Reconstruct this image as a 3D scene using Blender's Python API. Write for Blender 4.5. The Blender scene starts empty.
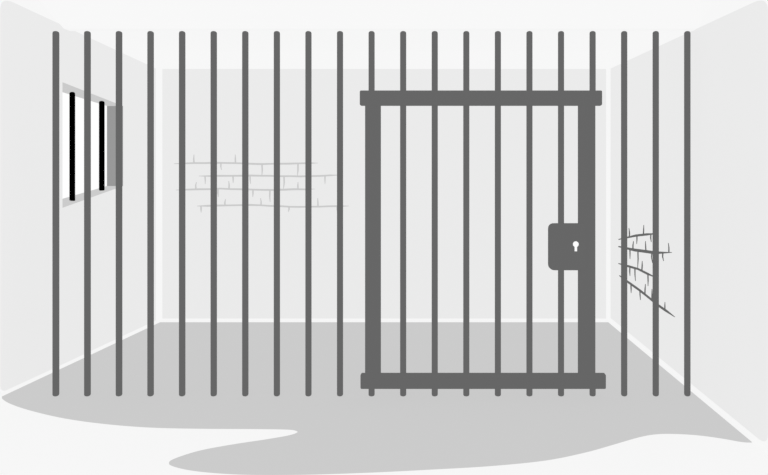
import bpy, bmesh, math, random
from mathutils import Vector
random.seed(4)
sc = bpy.context.scene
sc.view_settings.view_transform = 'Standard'
sc.view_settings.look = 'None'

# ---------------- survey constants (metres) ----------------
F = 700.0; U0 = 450.0; V0 = 180.0      # focal length px, eye point of the photo
EYE = 1.512
YBACK = F*EYE/(322-V0)                 # back wall distance
YBAR = F*EYE/(396-V0)                  # bar row distance
CEIL = 2.88
YFRONT = 2.7

def lin(v):
    v /= 255.0
    return v/12.92 if v <= 0.04045 else ((v+0.055)/1.055)**2.4

def mat(name, g, rough=0.9, var=0.003, scale=6):
    """matte flat paint: mostly self-lit by emission, small part lit by the sky"""
    m = bpy.data.materials.new(name); m.use_nodes = True
    nt = m.node_tree; b = nt.nodes['Principled BSDF']
    c = lin(g)
    tex = nt.nodes.new('ShaderNodeTexNoise'); tex.inputs['Scale'].default_value = scale
    mr = nt.nodes.new('ShaderNodeMapRange')
    mr.inputs['To Min'].default_value = c*(1-var); mr.inputs['To Max'].default_value = c*(1+var)
    nt.links.new(tex.outputs['Fac'], mr.inputs['Value'])
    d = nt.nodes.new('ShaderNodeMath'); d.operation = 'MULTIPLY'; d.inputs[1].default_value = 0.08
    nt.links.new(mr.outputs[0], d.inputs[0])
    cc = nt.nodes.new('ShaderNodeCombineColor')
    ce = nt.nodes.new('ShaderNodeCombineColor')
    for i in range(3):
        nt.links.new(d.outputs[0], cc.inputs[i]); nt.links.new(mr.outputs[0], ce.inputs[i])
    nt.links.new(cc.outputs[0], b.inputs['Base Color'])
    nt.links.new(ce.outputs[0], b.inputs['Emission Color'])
    b.inputs['Emission Strength'].default_value = 0.936  # surface glows in its own colour, standing in for even light
    b.inputs['Roughness'].default_value = rough
    b.inputs['Specular IOR Level'].default_value = 0.0
    return m

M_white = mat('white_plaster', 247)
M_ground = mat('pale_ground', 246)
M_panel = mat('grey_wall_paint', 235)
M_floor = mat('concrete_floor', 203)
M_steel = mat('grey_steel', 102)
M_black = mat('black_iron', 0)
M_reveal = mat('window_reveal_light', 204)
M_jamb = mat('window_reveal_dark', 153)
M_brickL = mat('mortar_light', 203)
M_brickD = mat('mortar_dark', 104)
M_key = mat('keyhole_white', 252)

def finish(bm, name, m, parent=None, bevel=0, smooth=False):
    bmesh.ops.recalc_face_normals(bm, faces=bm.faces)
    me = bpy.data.meshes.new(name); bm.to_mesh(me); bm.free()
    o = bpy.data.objects.new(name, me); sc.collection.objects.link(o)
    me.materials.append(m)
    if smooth:
        for p in me.polygons: p.use_smooth = True
    if bevel:
        b = o.modifiers.new('bevel', 'BEVEL'); b.width = bevel; b.segments = 4; b.limit_method = 'ANGLE'
    if parent: o.parent = parent
    return o

def empty(name):
    e = bpy.data.objects.new(name, None); sc.collection.objects.link(e); return e

def slab(name, loops, vec, m, parent=None, bm=None):
    own = bm is None
    if own: bm = bmesh.new()
    edges = []
    for lp in loops:
        vs = [bm.verts.new(p) for p in lp]
        for i in range(len(vs)):
            edges.append(bm.edges.new((vs[i], vs[(i+1) % len(vs)])))
    r = bmesh.ops.triangle_fill(bm, use_beauty=True, use_dissolve=False, edges=edges)
    fs = [g for g in r['geom'] if isinstance(g, bmesh.types.BMFace)]
    e = bmesh.ops.extrude_face_region(bm, geom=fs, use_keep_orig=True)
    nv = [g for g in e['geom'] if isinstance(g, bmesh.types.BMVert)]
    bmesh.ops.translate(bm, verts=nv, vec=vec)
    if own: return finish(bm, name, m, parent)

def prism(name, A, B, m, parent):
    bm = bmesh.new(); a = [bm.verts.new(p) for p in A]; b = [bm.verts.new(p) for p in B]; n = len(a)
    for i in range(n): bm.faces.new((a[i], a[(i+1) % n], b[(i+1) % n], b[i]))
    bm.faces.new(a[::-1]); bm.faces.new(b)
    return finish(bm, name, m, parent)

def box(name, x0, x1, y0, y1, z0, z1, m, parent=None, bevel=0):
    bm = bmesh.new(); bmesh.ops.create_cube(bm, size=1)
    for v in bm.verts:
        v.co = Vector((x0 if v.co.x < 0 else x1, y0 if v.co.y < 0 else y1, z0 if v.co.z < 0 else z1))
    return finish(bm, name, m, parent, bevel)

# ---- locating points on real planes ----
def fl(u, v, z=0.0):
    Y = F*(EYE-z)/(v-V0); return Vector(((u-U0)/F*Y, Y, z))
def onY(u, v, Y): return Vector(((u-U0)/F*Y, Y, EYE-(v-V0)/F*Y))
def wall_line(p, q):
    b = (q.x-p.x)/(q.y-p.y); return p.x-b*p.y, b
LW = wall_line(fl(160, 322), fl(2, 396))
RW = wall_line(fl(608.5, 322), fl(753, 442))
def onW(u, v, W, off=0.0):
    k = (u-U0)/F; Y = (W[0]+off)/(k-W[1]); return Vector((k*Y, Y, EYE-(v-V0)/F*Y))
def wx(W, y, off=0.0): return W[0]+off+W[1]*y

def smooth_loop(pts, n=8):
    out = []; N = len(pts)
    for i in range(N-1):
        p0 = pts[max(i-1, 0)]; p1 = pts[i]; p2 = pts[i+1]; p3 = pts[min(i+2, N-1)]
        for k in range(n):
            t = k/n
            out.append(tuple(0.5*((2*p1[j])+(-p0[j]+p2[j])*t+(2*p0[j]-5*p1[j]+4*p2[j]-p3[j])*t*t+(-p0[j]+3*p1[j]-3*p2[j]+p3[j])*t**3) for j in (0, 1)))
    out.append(tuple(pts[-1])); return out

def rounded(pts, radii, n=7):
    out = []; N = len(pts)
    for i in range(N):
        p = Vector(pts[i]); a = Vector(pts[i-1]); b = Vector(pts[(i+1) % N]); r = radii[i]
        if r == 0: out.append(tuple(p)); continue
        A = p+(a-p).normalized()*r; B = p+(b-p).normalized()*r
        for k in range(n+1):
            t = k/n; out.append(tuple((1-t)**2*A+2*t*(1-t)*p+t*t*B))
    return out

# ---------------- room shell ----------------
xl, xr = wx(LW, YBACK), wx(RW, YBACK)
xlf, xrf = wx(LW, YFRONT), wx(RW, YFRONT)
G = -0.004
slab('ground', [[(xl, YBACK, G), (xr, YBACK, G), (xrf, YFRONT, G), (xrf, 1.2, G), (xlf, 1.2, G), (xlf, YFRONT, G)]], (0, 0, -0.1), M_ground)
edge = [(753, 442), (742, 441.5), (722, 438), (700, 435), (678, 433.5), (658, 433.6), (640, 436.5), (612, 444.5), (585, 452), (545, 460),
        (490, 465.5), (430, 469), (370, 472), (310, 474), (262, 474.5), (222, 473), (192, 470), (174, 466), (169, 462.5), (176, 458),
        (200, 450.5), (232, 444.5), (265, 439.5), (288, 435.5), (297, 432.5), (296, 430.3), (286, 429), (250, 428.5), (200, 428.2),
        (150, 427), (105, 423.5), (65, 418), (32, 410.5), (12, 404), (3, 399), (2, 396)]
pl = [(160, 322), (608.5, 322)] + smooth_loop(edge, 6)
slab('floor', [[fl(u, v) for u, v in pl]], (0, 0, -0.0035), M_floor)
slab('ceiling', [[(xl, YBACK, CEIL), (xr, YBACK, CEIL), (xrf, YFRONT, CEIL), (xlf, YFRONT, CEIL)]], (0, 0, 0.1), M_white)
# ceiling header that carries the bars
slab('trim_1', [[onY(70, 31, YBAR+0.04), onY(693, 31, YBAR+0.04),
      Vector((onY(693, 31, YBAR+0.04).x, YBAR+0.04, CEIL)), Vector((onY(30, 31, YBAR+0.04).x, YBAR+0.04, CEIL))]], (0, -0.08, 0), M_white)

wb = empty('wall_back')
slab('plaster', [[(xl-.2, YBACK, G-.1), (xr+.2, YBACK, G-.1), (xr+.2, YBACK, CEIL+.1), (xl-.2, YBACK, CEIL+.1)]], (0, 0.15, 0), M_white, wb)
slab('painted_panel', [[onY(u, v, YBACK) for u, v in [(162.5, 69), (606, 69), (606, 318.5), (162.5, 318.5)]]], (0, -0.004, 0), M_panel, wb)

win = [(62, 82), (123, 106), (123, 186), (62, 208)]
wv = [onW(u, v, LW) for u, v in win]
cen = sum(wv, Vector())/4
wo = [cen+(p-cen)*1.04 for p in wv]
TH = 0.152
wl = empty('wall_left')
slab('plaster', [[(wx(LW, YBACK), YBACK, G-.1), (xlf, YFRONT, G-.1), (xlf, YFRONT, CEIL+.1), (wx(LW, YBACK), YBACK, CEIL+.1)], wo], (-TH, 0, 0), M_white, wl)
lp = rounded([(155.5, 68.5), (0, -3.5), (0, 393.5), (155.5, 320.5)], [0, 14, 9, 0])
slab('painted_panel', [[onW(u, v, LW) for u, v in lp], wv], (0.004, 0, 0), M_panel, wl)

wr = empty('wall_right')
slab('plaster', [[(xr, YBACK, G-.1), (xrf, YFRONT, G-.1), (xrf, YFRONT, CEIL+.1), (xr, YBACK, CEIL+.1)]], (TH, 0, 0), M_white, wr)
rp = rounded([(611, 68.5), (768, -4), (768, 446), (611, 318)], [0, 15, 12, 0])
slab('painted_panel', [[onW(u, v, RW) for u, v in rp]], (-0.004, 0, 0), M_panel, wr)

box('baseboard_back', xl, xr, YBACK-0.012, YBACK, G, 0.032, M_white)
def bb(name, W, s, h0, h1):
    bm = bmesh.new(); vs = []
    for y, h in ((YBACK-.013, h0), (YFRONT, h1)):
        x = wx(W, y)
        vs.append([bm.verts.new(p) for p in ((x, y, G), (x+s, y, G), (x+s, y, h), (x, y, h))])
    A, B = vs
    for i in range(4): bm.faces.new((A[i], A[(i+1) % 4], B[(i+1) % 4], B[i]))
    bm.faces.new(A); bm.faces.new(B[::-1])
    finish(bm, name, M_white)
bb('baseboard_left', LW, 0.006, 0.028, 0.028)
bb('baseboard_right', RW, -0.006, 0.03, 0.03)

# ---------------- window (splayed reveals) ----------------
w1 = empty('window_1')
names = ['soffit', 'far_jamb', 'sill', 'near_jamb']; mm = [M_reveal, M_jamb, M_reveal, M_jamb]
back = [p+Vector((-TH, 0, 0)) for p in wv]
back[0] = back[0]+Vector((0, 0, -0.034)); back[3] = back[3]+Vector((0, 0, 0.030))
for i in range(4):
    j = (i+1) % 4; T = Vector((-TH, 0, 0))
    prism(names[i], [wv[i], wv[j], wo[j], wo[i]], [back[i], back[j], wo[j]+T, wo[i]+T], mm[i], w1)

def rod(bm, x, y, z0, z1, r, cap=0.6, seg=20, captop=None):
    ct = cap if captop is None else captop
    prof = [(z0, r*(0.45 if cap > .1 else .98)), (z0+r*cap*0.35, r*(0.85 if cap > .1 else 1)), (z0+r*cap, r),
            (z1-r*ct, r), (z1-r*ct*0.35, r*(0.85 if ct > .1 else 1)), (z1, r*(0.45 if ct > .1 else .98))]
    rings = []
    for z, rr in prof:
        rings.append([bm.verts.new((x+rr*math.cos(2*math.pi*k/seg), y+rr*math.sin(2*math.pi*k/seg), z)) for k in range(seg)])
    for a, b in zip(rings, rings[1:]):
        for k in range(seg): bm.faces.new((a[k], a[(k+1) % seg], b[(k+1) % seg], b[k]))
    bm.faces.new(rings[0][::-1]); bm.faces.new(rings[-1])

for n, (u, vt, vb) in enumerate([(72.3, 92, 202), (101.8, 101, 191)]):
    off = -0.06
    t = onW(u, vt, LW, off); b = onW(u, vb, LW, off)
    bm = bmesh.new(); rod(bm, t.x, t.y, b.z, t.z, 2.6/F*t.y)
    finish(bm, 'iron_bar_%d' % (n+1), M_black, w1, smooth=True)

# ---------------- cell bars ----------------
YF_ = YBAR-0.03; YB_ = YBAR+0.024
R = 3.05/F*YBAR
zt = onY(0, 31.3, YBAR).z
zdt = onY(0, 90.3, YF_).z+.0005; zdb = onY(0, 389.3, YF_).z-.0005
bx = [onY(55.9+31.57*i, 0, YBAR).x for i in range(21)]
bm = bmesh.new()
for i, x in enumerate(bx):
    if 10 <= i <= 17:
        rod(bm, x, YBAR, zdt, zt, R, cap=.05, captop=.6); rod(bm, x, YBAR, 0, zdb, R, cap=.5, captop=.05)
    else:
        rod(bm, x, YBAR, 0, zt, R)
finish(bm, 'cell_bars', M_steel, smooth=True)

# ---------------- cell door ----------------
d1 = empty('door_1')
def dbox(name, u0, v0, u1, v1, yf=YF_, yb=YB_, bev=0.012):
    a = onY(u0, v1, yf); b = onY(u1, v0, yf)
    return box(name, a.x, b.x, yf, yb, a.z, b.z, M_steel, d1, bev)
dbox('top_rail', 359.6, 90.3, 602.4, 105.2, bev=.009)
dbox('bottom_rail', 360.3, 374.6, 606.2, 389.3, bev=.009)
dbox('hinge_stile', 365, 103, 380.3, 377, YF_+.004, YBAR+.022, .004)
dbox('lock_stile', 579.0, 103, 595.5, 377, YF_+.004, YBAR+.022, .004)
for i in range(11, 17):
    bm = bmesh.new(); rod(bm, bx[i], YBAR, onY(0, 378, YBAR).z, onY(0, 102, YBAR).z, R)
    finish(bm, 'door_bar_%d' % (i-10), M_steel, d1, smooth=True)
YL = YF_-0.008
lk = rounded([(549.0, 223.6), (586, 223.6), (586, 270.3), (549.0, 270.3)], [6, 2, 2, 6])
slab('lock_box', [[onY(u, v, YL) for u, v in lk]], (0, 0.05, 0), M_steel, d1)
kh = []
for k in range(21):
    a = math.radians(115+(360-50)*k/20)
    kh.append((575.8+2.9*math.cos(a), 244.2+2.9*math.sin(a)))
kh = kh + [(577.1, 251.3), (574.6, 251.3)]
slab('keyhole', [[onY(u, v, YL) for u, v in kh]], (0, -0.0015, 0), M_key, d1)

# ---------------- exposed brickwork (crack / mortar lines on the walls) ----------------
def stroke(bm, P, w, proj, vec, w0=0.3, w1=0.2, jit=0.35):
    pts = []
    for (a, b) in zip(P, P[1:]):
        L = math.hypot(b[0]-a[0], b[1]-a[1]); n = max(1, int(L/9))
        for k in range(n): pts.append((a[0]+(b[0]-a[0])*k/n, a[1]+(b[1]-a[1])*k/n))
    pts.append(P[-1])
    up, lo = [], []
    N = len(pts)
    for i, p in enumerate(pts):
        q0 = pts[max(i-1, 0)]; q1 = pts[min(i+1, N-1)]
        d = Vector((q1[0]-q0[0], q1[1]-q0[1])).normalized(); nrm = Vector((-d.y, d.x))
        ww = w*(0.9+0.2*random.random())*0.5
        if i == 0: ww = w*w0*.5
        if i == N-1: ww = w*w1*.5
        j = (random.random()-.5)*jit if 0 < i < N-1 else 0
        c = Vector(p)+nrm*j
        up.append(proj(*(c+nrm*ww))); lo.append(proj(*(c-nrm*ww)))
    slab(None, [up+lo[::-1]], vec, None, None, bm)

def ticks(bm, L, w, proj, vec):
    for x, a, b in L:
        stroke(bm, [(x, a), (x+random.uniform(-.3, .3), (a+b)/2), (x+random.uniform(-.7, .7), b)], w, proj, vec, 1.1, .4, 0)

bm = bmesh.new()
PB = lambda u, v: onY(u, v, YBACK-0.004)
V = (0, -0.002, 0)
for P in [[(174, 163.7), (215, 162.7), (262, 164), (318, 163)], [(199, 176), (250, 175.5), (300, 176.5), (340, 175)],
          [(176, 190), (220, 188.7), (262, 190), (315, 189)], [(197, 206), (250, 205), (300, 207), (349, 206)]]:
    stroke(bm, P, 1.8, PB, V)
ticks(bm, [(194, 163, 154.5), (235.5, 163, 154.5), (180, 163, 169), (221, 163, 170), (262, 164, 176), (298, 164, 176), (243, 163, 170), (308, 163, 157),
           (215, 176, 168), (205, 176, 184), (250, 176, 184), (284, 176, 189), (310, 176, 184), (325, 176, 184), (233, 176, 183),
           (196, 189, 182), (229, 189, 181), (270, 190, 202), (181, 190, 197), (218, 189, 197), (253, 189, 197), (298, 189, 182), (308, 189, 206),
           (201, 206, 212.5), (225, 206, 199), (243, 206, 212), (261, 206, 198), (289, 206, 212), (318, 206, 198), (337, 206, 213)], 1.4, PB, V)
finish(bm, 'brick_joints', M_brickL, wb)

bm = bmesh.new()
PR = lambda u, v: onW(u, v, RW, -0.004)
V = (-0.002, 0, 0)
for P, w in [([(618.5, 239.5), (636, 235.5), (658, 233.5)], 2.1), ([(618.5, 246.5), (635, 250), (655, 252.8), (672, 252.5)], 2.8),
             ([(618.5, 263.5), (638, 269), (657, 278)], 2.1), ([(619.5, 275.5), (640, 290.5), (658, 305), (675, 317)], 2.2)]:
    stroke(bm, P, w, PR, V, .4, .2)
ticks(bm, [(629.5, 237, 228), (637, 235, 244), (643.5, 235, 225), (651, 234, 242), (669, 252, 243), (663, 252, 261), (633, 249, 241), (630, 249, 259),
           (646, 251, 241), (638, 250, 268), (652, 252, 263), (630, 267, 276), (642, 270, 261), (648, 274, 286), (635, 268, 281),
           (631, 284, 293), (645, 294, 284), (652, 300, 289), (665, 310, 302), (640, 290, 300)], 1.05, PR, V)
finish(bm, 'brick_joints', M_brickD, wr)

# ---------------- light: even overcast white sky ----------------
w = bpy.data.worlds.new('overcast_sky'); sc.world = w; w.use_nodes = True
w.node_tree.nodes['Background'].inputs[0].default_value = (1, 1, 1, 1)
w.node_tree.nodes['Background'].inputs[1].default_value = 1.0

# ---------------- camera (architectural shift lens) ----------------
cd = bpy.data.cameras.new('camera'); cam = bpy.data.objects.new('camera', cd); sc.collection.objects.link(cam)
cam.location = (0, 0, EYE); cam.rotation_euler = (math.pi/2, 0, 0)
cd.sensor_width = 36; cd.lens = 36*F/768
cd.shift_x = (384-U0)/768
cd.shift_y = -(237.5-V0)/768
cd.clip_start = 0.05
sc.camera = cam
